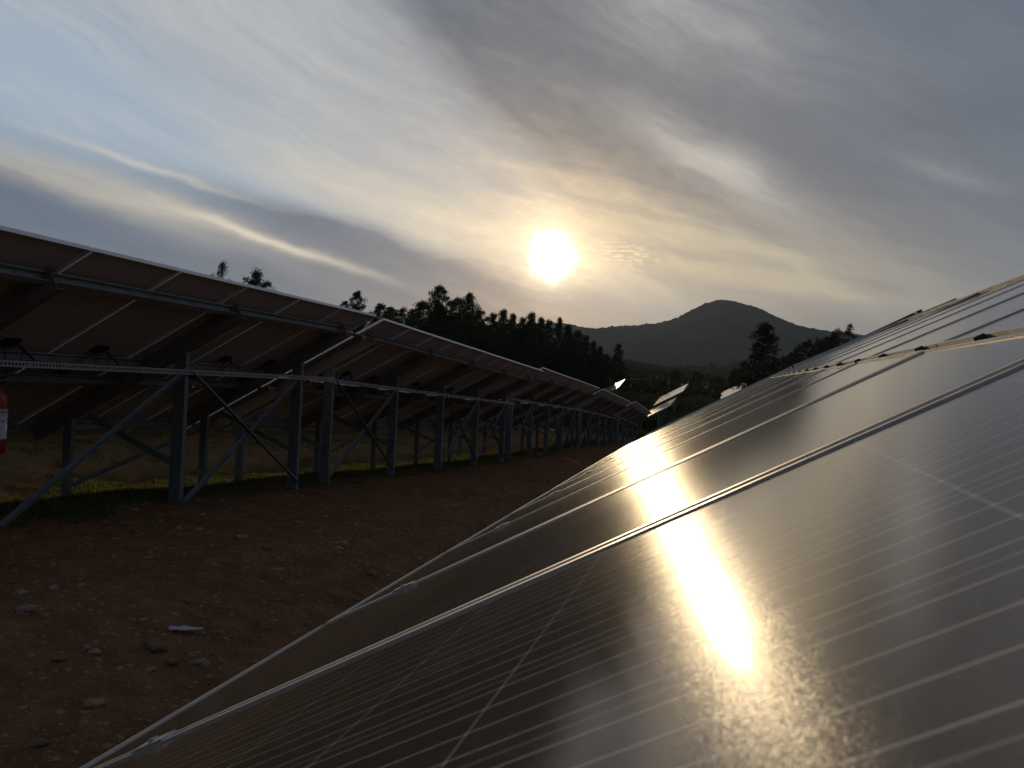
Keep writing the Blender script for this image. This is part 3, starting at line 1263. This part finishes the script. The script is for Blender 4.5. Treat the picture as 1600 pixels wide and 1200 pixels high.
def tree(kind, px, py, dist, label, group=None, width=1.0, name=None):
    top = at(px, py, dist)
    x, y = top.x, top.y
    zb = ground_z(x, y)
    h = max(1.5, top.z - zb)
    s = h / 10.0
    TREE_N[0] += 1
    k = TREE_N[0]
    tr, cr = KINDS[kind][k % len(KINDS[kind])]
    t = bpy.data.objects.new(name or ('bush' if kind == 'bush' else 'pine_tree'), None)
    COL.objects.link(t)
    t.location = (x, y, zb - 0.15)
    t.rotation_euler = (0, 0, k * 2.1)
    t.scale = (s * width, s * width, s)
    obj('trunk', tr, t)
    obj('crown', cr, t)
    tag(t, label, 'bush' if kind == 'bush' else 'tree', group)
    return t


G1 = 'trees of the dark wood behind the left row'
tree('sparse', 349, 410, 88, 'thin dark treetop poking above the near left table, left of the rounder one', None, 0.75)
tree('broad', 405, 424, 92, 'rounded dark treetop poking above the near left table, right of the thin one', None, 0.95)
tree('broad', 559, 455, 100, 'rounded pine rising where the near left table ends, leftmost in the wood', G1, 0.85)
tree('broad', 688, 446, 104, 'tallest broad pine of the wood, left of the sun', G1, 0.85)
tree('broad', 736, 459, 106, 'second tallest pine of the wood, just right of the tallest and left of the sun', G1, 0.80)
tree('cone', 875, 497, 135, 'thin spiky treetop at the right end of the wood, below the sun', G1, 0.7)
tree('cone', 967, 537, 120, 'lone narrow pine right of the dark wood against the grey mountain', None, 1.0)
skyline = [(596, 474, 'broad'), (612, 480, 'broad'), (628, 481, 'broad'), (645, 483, 'cone'), (660, 470, 'broad'), (712, 466, 'broad'), (752, 484, 'broad'), (540, 470, 'broad'),
           (771, 489, 'cone'), (787, 484, 'cone'), (802, 491, 'broad'), (817, 496, 'cone'), (831, 489, 'cone'), (846, 497, 'broad'), (858, 500, 'broad'),
           (888, 508, 'broad'), (902, 516, 'broad'), (916, 524, 'broad'), (928, 533, 'cone'), (938, 541, 'broad'), (948, 552, 'broad')]
LABW = 'dark pine standing in the skyline of the wood behind the left row'
for i, (px, py, kd) in enumerate(skyline):
    tree('cone' if px > 765 and i % 4 else kd, px, py, 108 + (i * 7) % 26, LABW, G1, 0.95 if px > 765 else 1.2)
rnd = random.Random(21)
sky_x = [520, 560, 600, 640, 690, 740, 780, 830, 880, 920, 950, 965]
sky_y = [478, 462, 482, 486, 452, 468, 492, 495, 506, 530, 556, 585]
LABI = 'dark pine inside the mass of the wood, below its skyline'
for i in range(52):
    px = 525 + 425 * ((i + rnd.random()) / 52)
    py = lerp_tab(px, sky_x, sky_y) + rnd.uniform(14, 62)
    if py > 575:
        continue
    tree(rnd.choice(['broad', 'broad', 'bush', 'cone']), px, py, rnd.uniform(92, 122), LABI, G1, 1.25, 'pine_tree')
# right-hand trees
tree('cone', 1199, 505, 96, 'big dark conical pine standing alone in front of the mountain', None, 1.4)
tree('sparse', 1327, 507, 100, 'slim bare-topped pine leaning above the right-hand panels', None, 0.6)
G2 = 'dark bushes in front of the mountain'
for (px, py, d, kd, w, lab) in ((1303, 519, 98, 'bush', 0.75, 'dark leafy bush rising just left of the slim bare-topped pine'),
                                (1284, 530, 100, 'bush', 0.75, 'dark bush in the clump right of the big conical pine, second from the slim pine'),
                                (1262, 532, 104, 'bush', 0.7, 'dark bush in the middle of the clump right of the big conical pine'),
                                (1243, 545, 102, 'bush', 0.7, 'dark low bush next to the right foot of the big conical pine'),
                                (1228, 556, 106, 'bush', 0.7, 'small dark bush close against the right side of the big conical pine'),
                                (1164, 563, 124, 'bush', 0.7, 'bush close against the left foot of the big conical pine'),
                                (1148, 577, 126, 'bush', 0.8, 'low bush left of the big conical pine, above the white-edged far table'),
                                (1122, 586, 150, 'bush', 1.2, 'low dark bush right of the middle ones, at the mountain foot'),
                                (1088, 580, 150, 'bush', 0.9, 'rounded dark bush right of the beige far table top, at the mountain foot'),
                                (1056, 577, 150, 'bush', 1.0, 'rounded dark bush above the beige far table, at the mountain foot'),
                                (1032, 588, 155, 'bush', 1.2, 'low dark bush between the lone narrow pine and the beige far table'),
                                (1004, 590, 155, 'bush', 1.2, 'low dark bush right of the lone narrow pine, behind the level row'),
                                (1180, 580, 140, 'bush', 1.3, 'dark undergrowth beneath the big conical pine'),
                                (985, 585, 150, 'bush', 1.1, 'small dark bush at the right foot of the lone narrow pine')):
    tree(kd, px, py, d, lab, G2, w)

# low scrub covering the slope at the mountain foot
def scrub():
    rnd = random.Random(77)
    v, f = [], []
    for k in range(900):
        y = rnd.uniform(112, 330)
        x = rnd.uniform(-0.30 * y, 0.22 * y)
        zb = ground_z(x, y)
        sz = rnd.uniform(0.8, 2.4) * (1.0 if y < 200 else 1.4)
        for q in range(64):
            d = Vector((rnd.gauss(0, 1), rnd.gauss(0, 1), abs(rnd.gauss(0, 0.9)))).normalized()
            p = Vector((x, y, zb)) + Vector((d.x * sz * 0.9, d.y * sz * 0.9, d.z * sz)) * rnd.uniform(0.3, 1.0)
            up = (d + Vector((rnd.gauss(0, .5), rnd.gauss(0, .5), rnd.gauss(0.4, .5)))).normalized()
            sd = up.cross(Vector((rnd.gauss(0, 1), rnd.gauss(0, 1), rnd.gauss(0, 1)))).normalized() * rnd.uniform(0.06, 0.16)
            i = len(v)
            v += [p - sd, p + sd, p + up * rnd.uniform(0.3, 0.6)]
            f.append((i, i + 1, i + 2))
    o = obj('scrub', mesh_from('scrub', v, f, M['bush']))
    tag(o, 'dark low scrub covering the slope between the far tables and the mountain', 'scrub', kind='stuff')


scrub()

# ------------------------------------------------------------------ fence beyond the far tables
def fence():
    t = bpy.data.objects.new('wire_fence', None)
    COL.objects.link(t)
    a = at(955, 612, 128)
    b = at(1200, 617, 128)
    t.location = (a.x, a.y, ground_z(a.x, a.y))
    tag(t, 'thin wire fence with pale posts crossing the slope beyond the far tables', 'fence')
    pm = MB()
    pm.box((-0.06, -0.06, -0.3), (0.06, 0.06, 1.75))
    pm.bar((0, 0, 1.75), (0.0, -0.25, 2.0), 0.08, 0.08, Vector((1, 0, 0)))
    me = pm.mesh('fence_post', M['fence'])
    n = 9
    pts = []
    for i in range(n):
        p = a.lerp(b, i / (n - 1))
        z = ground_z(p.x, p.y)
        q = Vector((p.x, p.y, z)) - t.location
        pts.append(q)
        obj('fence_post', me, t, loc=q)
    for h in (0.4, 1.0, 1.6):
        mb = MB()
        mb.tube([q + Vector((0, 0, h)) for q in pts], 0.006, 5)
        obj('fence_wire', mb.mesh('fence_wire', M['steel']), t)


fence()

# ------------------------------------------------------------------ mountain and wooded ridges
def ridge(name, mat, dist, profile, front, amp, seed, cols, rows, bumps, base_py=612):
    """profile: skyline in photo pixels, turned into real heights at the given distance"""
    xs = [p[0] for p in profile]
    ys = [p[1] for p in profile]
    x0, x1 = xs[0], xs[-1]
    v, f = [], []
    for i in range(cols):
        px = x0 + (x1 - x0) * i / (cols - 1)
        py = lerp_tab(px, xs, ys)
        top = at(px, py, dist)
        d2 = Vector((top.x, top.y, 0)).normalized()
        for j in range(rows + 6):
            t = j / (rows - 1)
            if t <= 1:
                s = t * t * (3 - 2 * t) * 0.55 + t * 0.45
                z = -6 + (top.z + 6) * s
                q = Vector((top.x, top.y, 0)) - d2 * front * (1 - t)
            else:
                z = top.z - (t - 1) * front * 0.9
                q = Vector((top.x, top.y, 0)) + d2 * front * (t - 1) * 1.4
            w = Vector((q.x, q.y, 0)) * (1.0 / (front * 0.35)) + Vector((seed, seed, 0))
            g = noise.fractal(w, 0.9, 2.1, 5) * amp * min(1, t * 4) * (1 if t < 0.85 else max(0.12, (1 - t) / 0.15))
            b = abs(noise.noise(Vector((q.x, q.y, 0)) / bumps[0] + Vector((seed, 0, 0)))) * bumps[1] + abs(noise.noise(Vector((q.x, q.y, 3)) / (bumps[0] * 0.45))) * bumps[1] * 0.7
            v.append((q.x, q.y, z + g + b))
    nr = rows + 6
    for i in range(cols - 1):
        for j in range(nr - 1):
            a = i * nr + j
            f.append((a, a + nr, a + nr + 1, a + 1))
    o = obj(name, mesh_from(name, v, f, mat, None, True))
    tag(o, kind='structure')


mtn = [(300, 520), (600, 515), (800, 509), (880, 507), (905, 513), (930, 518), (955, 517), (1000, 514), (1040, 510), (1060, 503.5), (1080, 491.5), (1100, 481.5), (1115, 476), (1128, 473.2),
       (1140, 473), (1152, 475.5), (1165, 478), (1180, 482), (1200, 490), (1212, 496), (1225, 501.5), (1250, 511), (1270, 515), (1290, 518), (1310, 521), (1360, 528), (1450, 540), (1700, 560), (2300, 590)]
ridge('mountain', M['mountain'], 2600, mtn, 1300, 24, 3.0, 760, 90, (14, 7.0))
ridge('wooded_hill', M['ridge'], 900, [(500, 545), (760, 556), (900, 566), (960, 574), (1040, 584), (1120, 583), (1200, 572), (1300, 560), (1450, 556), (1700, 570), (2200, 590)], 420, 8, 8.0, 620, 40, (9, 6.0))

# ------------------------------------------------------------------ air
def haze():
    mb = MB()
    mb.box((-3700, -480, -60), (3700, 5400, 335))
    m = bpy.data.materials.new('haze_air')
    m.use_nodes = True
    nt = m.node_tree
    nt.nodes.clear()
    out = nt.nodes.new('ShaderNodeOutputMaterial')
    pv = nt.nodes.new('ShaderNodeVolumePrincipled')
    pv.inputs['Color'].default_value = (0.66, 0.80, 1.0, 1)
    pv.inputs['Density'].default_value = 0.000075
    pv.inputs['Anisotropy'].default_value = 0.1
    nt.links.new(pv.outputs[0], out.inputs['Volume'])
    o = obj('haze', mb.mesh('haze', m))
    tag(o, 'thin evening haze filling the valley in front of the mountain', 'haze', kind='stuff')


haze()

# ------------------------------------------------------------------ sky
def photo_ang(px, py):
    d = ray(px, py).normalized()
    return math.degrees(math.atan2(d.x, d.y)), math.degrees(math.asin(d.z))


def world():
    w = bpy.data.worlds.new('World')
    scene.world = w
    w.use_nodes = True
    nt = w.node_tree
    N.nt = nt
    nt.nodes.clear()
    out = nt.nodes.new('ShaderNodeOutputWorld')
    bg = nt.nodes.new('ShaderNodeBackground')
    nt.links.new(bg.outputs[0], out.inputs[0])
    sky = nt.nodes.new('ShaderNodeTexSky')
    sky.sky_type = 'NISHITA'
    sky.sun_disc = False
    sky.sun_elevation = SUN_EL
    sky.sun_rotation = SUN_AZ
    sky.air_density = 1.0
    sky.dust_density = 1.5
    d = coord('Generated')
    x, y, z = separate(d)
    k = 180 / math.pi
    az = N.math('ARCTAN2', x, y) * k
    el = N.math('ARCSINE', z) * k
    # gentle warping so that cloud edges wander
    wv = combine(az * 0.05, el * 0.09, 3.0)
    _, wc = tnoise(wv, 1.0, 4, 0.55)
    wx, wy, wz = separate(wc)
    _, wc2 = tnoise(combine(az * 0.22, el * 0.5, 7.0), 1.0, 4, 0.6)
    w2x, w2y, w2z = separate(wc2)
    A = az + (wx - 0.5) * 8.0 + (w2x - 0.5) * 0.8
    E = el + (wy - 0.5) * 4.0 + (w2y - 0.5) * 0.5

    def blob(px, py, smaj, smin, ang, a=None, e=None):
        """soft elongated cloud patch; ang in degrees, positive = falling to the right"""
        a = A if a is None else a
        e = E if e is None else e
        ca, ce = photo_ang(px, py)
        t = R(ang)
        du = (a - ca) * math.cos(t) - (e - ce) * math.sin(t)
        dv = (a - ca) * math.sin(t) + (e - ce) * math.cos(t)
        s1, s2 = smaj / 22.2, smin / 22.2
        q = (du * du) * (1 / (s1 * s1)) + (dv * dv) * (1 / (s2 * s2))
        return (q * -0.5).exp()

    # streaky cloud fibres running down to the right
    def fibres(ang, sl, ss, seed, det=6, rough=0.6):
        t = R(ang)
        uu = A * math.cos(t) - E * math.sin(t)
        vv = A * math.sin(t) + E * math.cos(t)
        n, _ = tnoise(combine(uu * sl, vv * ss, seed), 1.0, det, rough)
        return n
    f1 = fibres(20, 0.045, 0.28, 1.0)
    f2 = fibres(27, 0.06, 0.55, 4.0, 7, 0.62)
    f3 = fibres(12, 0.07, 0.8, 9.0)
    f4 = fibres(24, 0.16, 1.5, 12.0, 6, 0.62)
    fib = (f1 * 0.45 + f2 * 0.28 + f4 * 0.27).smooth(0.24, 0.76)
    fibn = (f3 * 0.6 + f2 * 0.4).smooth(0.25, 0.75)

    slate = mixc(fib, (0.088, 0.113, 0.160), (0.128, 0.154, 0.202))
    clear = mixc(0.12, (0.235, 0.345, 0.490), N(sky.outputs[0]))
    col = slate
    # upper left: thin bright veil with blue gaps
    veil = (blob(430, 170, 420, 170, 22) * 1.25 + blob(620, 290, 330, 90, 22) * 0.8 + blob(150, 60, 330, 170, 10) * 0.9).clamp()
    veilcol = mixc(fib, (0.29, 0.325, 0.365), (0.39, 0.395, 0.40))
    col = mixc(veil * (0.80 + fib * 0.20), col, veilcol)
    blue = (blob(60, 190, 210, 85, 12) * 1.1 + blob(260, 285, 200, 35, 12) * 0.9 + blob(180, 110, 160, 60, 15) * 0.35).clamp()
    col = mixc(blue * (1.0 - fib * 0.45), col, mixc(fib, (0.20, 0.29, 0.40), (0.26, 0.34, 0.43)))
    # dark deck top centre to the right
    deck = (blob(800, 40, 220, 75, 38) * 0.9 + blob(1010, 200, 290, 70, 38) * 0.85 + blob(1380, 230, 430, 210, 20) * 0.95).clamp()
    col = mixc(deck * (1.0 - fib * 0.15), col, mixc(fib, (0.078, 0.092, 0.120), (0.106, 0.121, 0.146)))
    # pale wisps in the deck
    wisp = (blob(1110, 245, 85, 24, 30) * 0.75 + blob(1090, 30, 150, 40, 24) * 0.55 + blob(985, 15, 70, 30, 30) * 0.4 + blob(1480, 275, 50, 10, 22) * 0.25 + blob(1180, 300, 90, 22, 32) * 0.3)
    col = mixc((wisp * (0.15 + fib * 0.9)).clamp(), col, (0.40, 0.39, 0.37))
    # cream streaks low on the left over the dark bank
    bank = (blob(120, 350, 360, 42, 13, az + (w2x - .5) * 2.5, el + (w2y - .5) * 1.2) * 1.1 + blob(430, 420, 330, 46, 9) * 0.95 + blob(650, 440, 230, 30, 9) * 0.7 + blob(560, 372, 160, 13, 11) * 0.75).clamp()
    col = mixc(bank, col, mixc(fibn, (0.058, 0.088, 0.145), (0.092, 0.122, 0.175)))
    ae, ee = az + (w2x - .5) * 2.0, el + (w2y - .5) * 0.9
    streak = (blob(90, 280, 190, 15, 14, ae, ee) * 0.55 + blob(310, 333, 130, 11, 13, ae, ee) * 0.42 + blob(450, 386, 100, 5, 14, ae, ee) * 0.7
              + blob(250, 266, 95, 4, 11, ae, ee) * 0.5 + blob(680, 335, 230, 30, 12) * 0.55)
    col = mixc((streak * (0.55 + fibn * 0.6)).clamp(), col, (0.56, 0.50, 0.40))
    # low right: soft warm-grey bands over slate
    low = (blob(1120, 400, 260, 55, 8) * 0.75 + blob(1230, 440, 200, 10, 9, ae, ee) * 0.5 + blob(1060, 360, 150, 22, 16) * 0.5)
    col = mixc((low * (0.45 + fibn * 0.75)).clamp(), col, (0.36, 0.315, 0.24))
    # horizon haze
    hz = (el.max(0.0) * -0.22).exp()
    col = mixc((hz * 0.55).clamp(), col, (0.215, 0.215, 0.205))
    # light of the veiled sun in the cloud around it
    sx, sy, sz = SUN
    dot = (x * sx + y * sy + z * sz).min(1.0)
    ang = N.math('ARCCOSINE', dot) * k
    _, sc = tnoise(combine(az * 0.55, el * 0.9, 1.5), 1.0, 3, 0.6)
    s1_, s2_, s3_ = separate(sc)
    r = ang * (1.0 + (s1_ - 0.5) * 0.75)
    glow = (r * -0.30).exp()
    glow2 = (r * -0.105).exp()
    streakmod = 0.50 + fibn * 0.75
    warm = mixc(fibn, (0.95, 0.58, 0.21), (1.0, 0.68, 0.30))
    gl = (glow * 0.72 + glow2 * 0.24 * (1.0 - bank * 0.85) * (1.0 - deck * 0.6)) * streakmod * (1.0 - blob(870, 468, 330, 20, 6, ae, ee) * 0.45)
    wn = nt.nodes.new('ShaderNodeVectorMath')
    wn.operation = 'SCALE'
    link(warm, wn.inputs[0])
    link(gl, wn.inputs['Scale'])
    add = nt.nodes.new('ShaderNodeVectorMath')
    add.operation = 'ADD'
    link(col, add.inputs[0])
    link(wn.outputs[0], add.inputs[1])
    # small lit cloud right of the sun
    an, en = az + (w2x - .5) * 1.6, el + (w2y - .5) * 1.1
    sm = (blob(970, 397, 36, 11, 6, an, en) * 1.3).clamp()
    nn, _ = tnoise(combine(az * 1.3, el * 6.5, 2.0), 1.0, 4, 0.6)
    small = sm * nn.smooth(0.45, 0.62)
    col2 = mixc((small * 0.6).clamp(), N(add.outputs[0]), (0.88, 0.68, 0.42))
    col2 = mixc((sm * (1.0 - nn.smooth(0.30, 0.44)) * 0.5).clamp(), col2, (0.36, 0.28, 0.18))
    # the sun itself, spread by thin cloud
    core = ((r / 1.32) ** 4.0 * -1.0).exp()
    halo = ((r / 2.3) ** 2.0 * -1.0).exp()
    v1 = nt.nodes.new('ShaderNodeVectorMath')
    v1.operation = 'SCALE'
    v1.inputs[0].default_value = (1.0, 0.86, 0.58)
    link(core * 5.0 + halo * 0.35, v1.inputs['Scale'])
    a2 = nt.nodes.new('ShaderNodeVectorMath')
    a2.operation = 'ADD'
    link(col2, a2.inputs[0])
    link(v1.outputs[0], a2.inputs[1])
    # keep some of the clear sky's own light in the mix
    nish = nt.nodes.new('ShaderNodeVectorMath')
    nish.operation = 'SCALE'
    link(sky.outputs[0], nish.inputs[0])
    nish.inputs['Scale'].default_value = 0.10
    fin0 = mixc(0.975, N(nish.outputs[0]), N(a2.outputs[0]))
    # unseen sky overhead and eastward dimmed to cut ambient light, below-horizon ground tone
    fwd = y * 0.966 - x * 0.257
    thick = 1.0 - 0.25 * (1.0 - (fwd).smooth(-0.1, 0.75)).max(el.smooth(34, 62)) - 0.3 * (1.0 - el.smooth(-8, -1))
    fv = nt.nodes.new('ShaderNodeVectorMath')
    fv.operation = 'SCALE'
    link(fin0, fv.inputs[0])
    link(thick, fv.inputs['Scale'])
    fin = N(fv.outputs[0])
    link(fin, bg.inputs[0])
    bg.inputs['Strength'].default_value = 1.08


world()

sl = bpy.data.lights.new('sun', 'SUN')
sl.energy = 2.0
sl.angle = R(0.53)
sl.color = (1.0, 0.75, 0.43)
so = bpy.data.objects.new('sun', sl)
COL.objects.link(so)
LAMP_EL, LAMP_AZ = SUN_EL - R(1.2), SUN_AZ + R(0.2)
LAMP = Vector((math.sin(LAMP_AZ) * math.cos(LAMP_EL), math.cos(LAMP_AZ) * math.cos(LAMP_EL), math.sin(LAMP_EL)))
so.rotation_euler = LAMP.to_track_quat('Z', 'Y').to_euler()

# ------------------------------------------------------------------ camera
cd = bpy.data.cameras.new('camera')
cd.sensor_fit = 'HORIZONTAL'
cd.sensor_width = 36.0
cd.lens = 36.0 * F_PX / 1600.0
cd.clip_start = 0.02
cd.clip_end = 20000
cd.dof.use_dof = True
cd.dof.focus_distance = 3.5
cd.dof.aperture_fstop = cd.lens / 2.2
co = bpy.data.objects.new('camera', cd)
COL.objects.link(co)
m3 = Matrix((CR, CU, -CF)).transposed()
co.matrix_world = m3.to_4x4()
scene.camera = co

scene.view_settings.view_transform = 'Standard'
scene.view_settings.look = 'None'
scene.view_settings.exposure = 0.35
scene.view_settings.gamma = 1.0
scene.cycles.max_bounces = 6
scene.cycles.caustics_reflective = False
scene.cycles.caustics_refractive = False
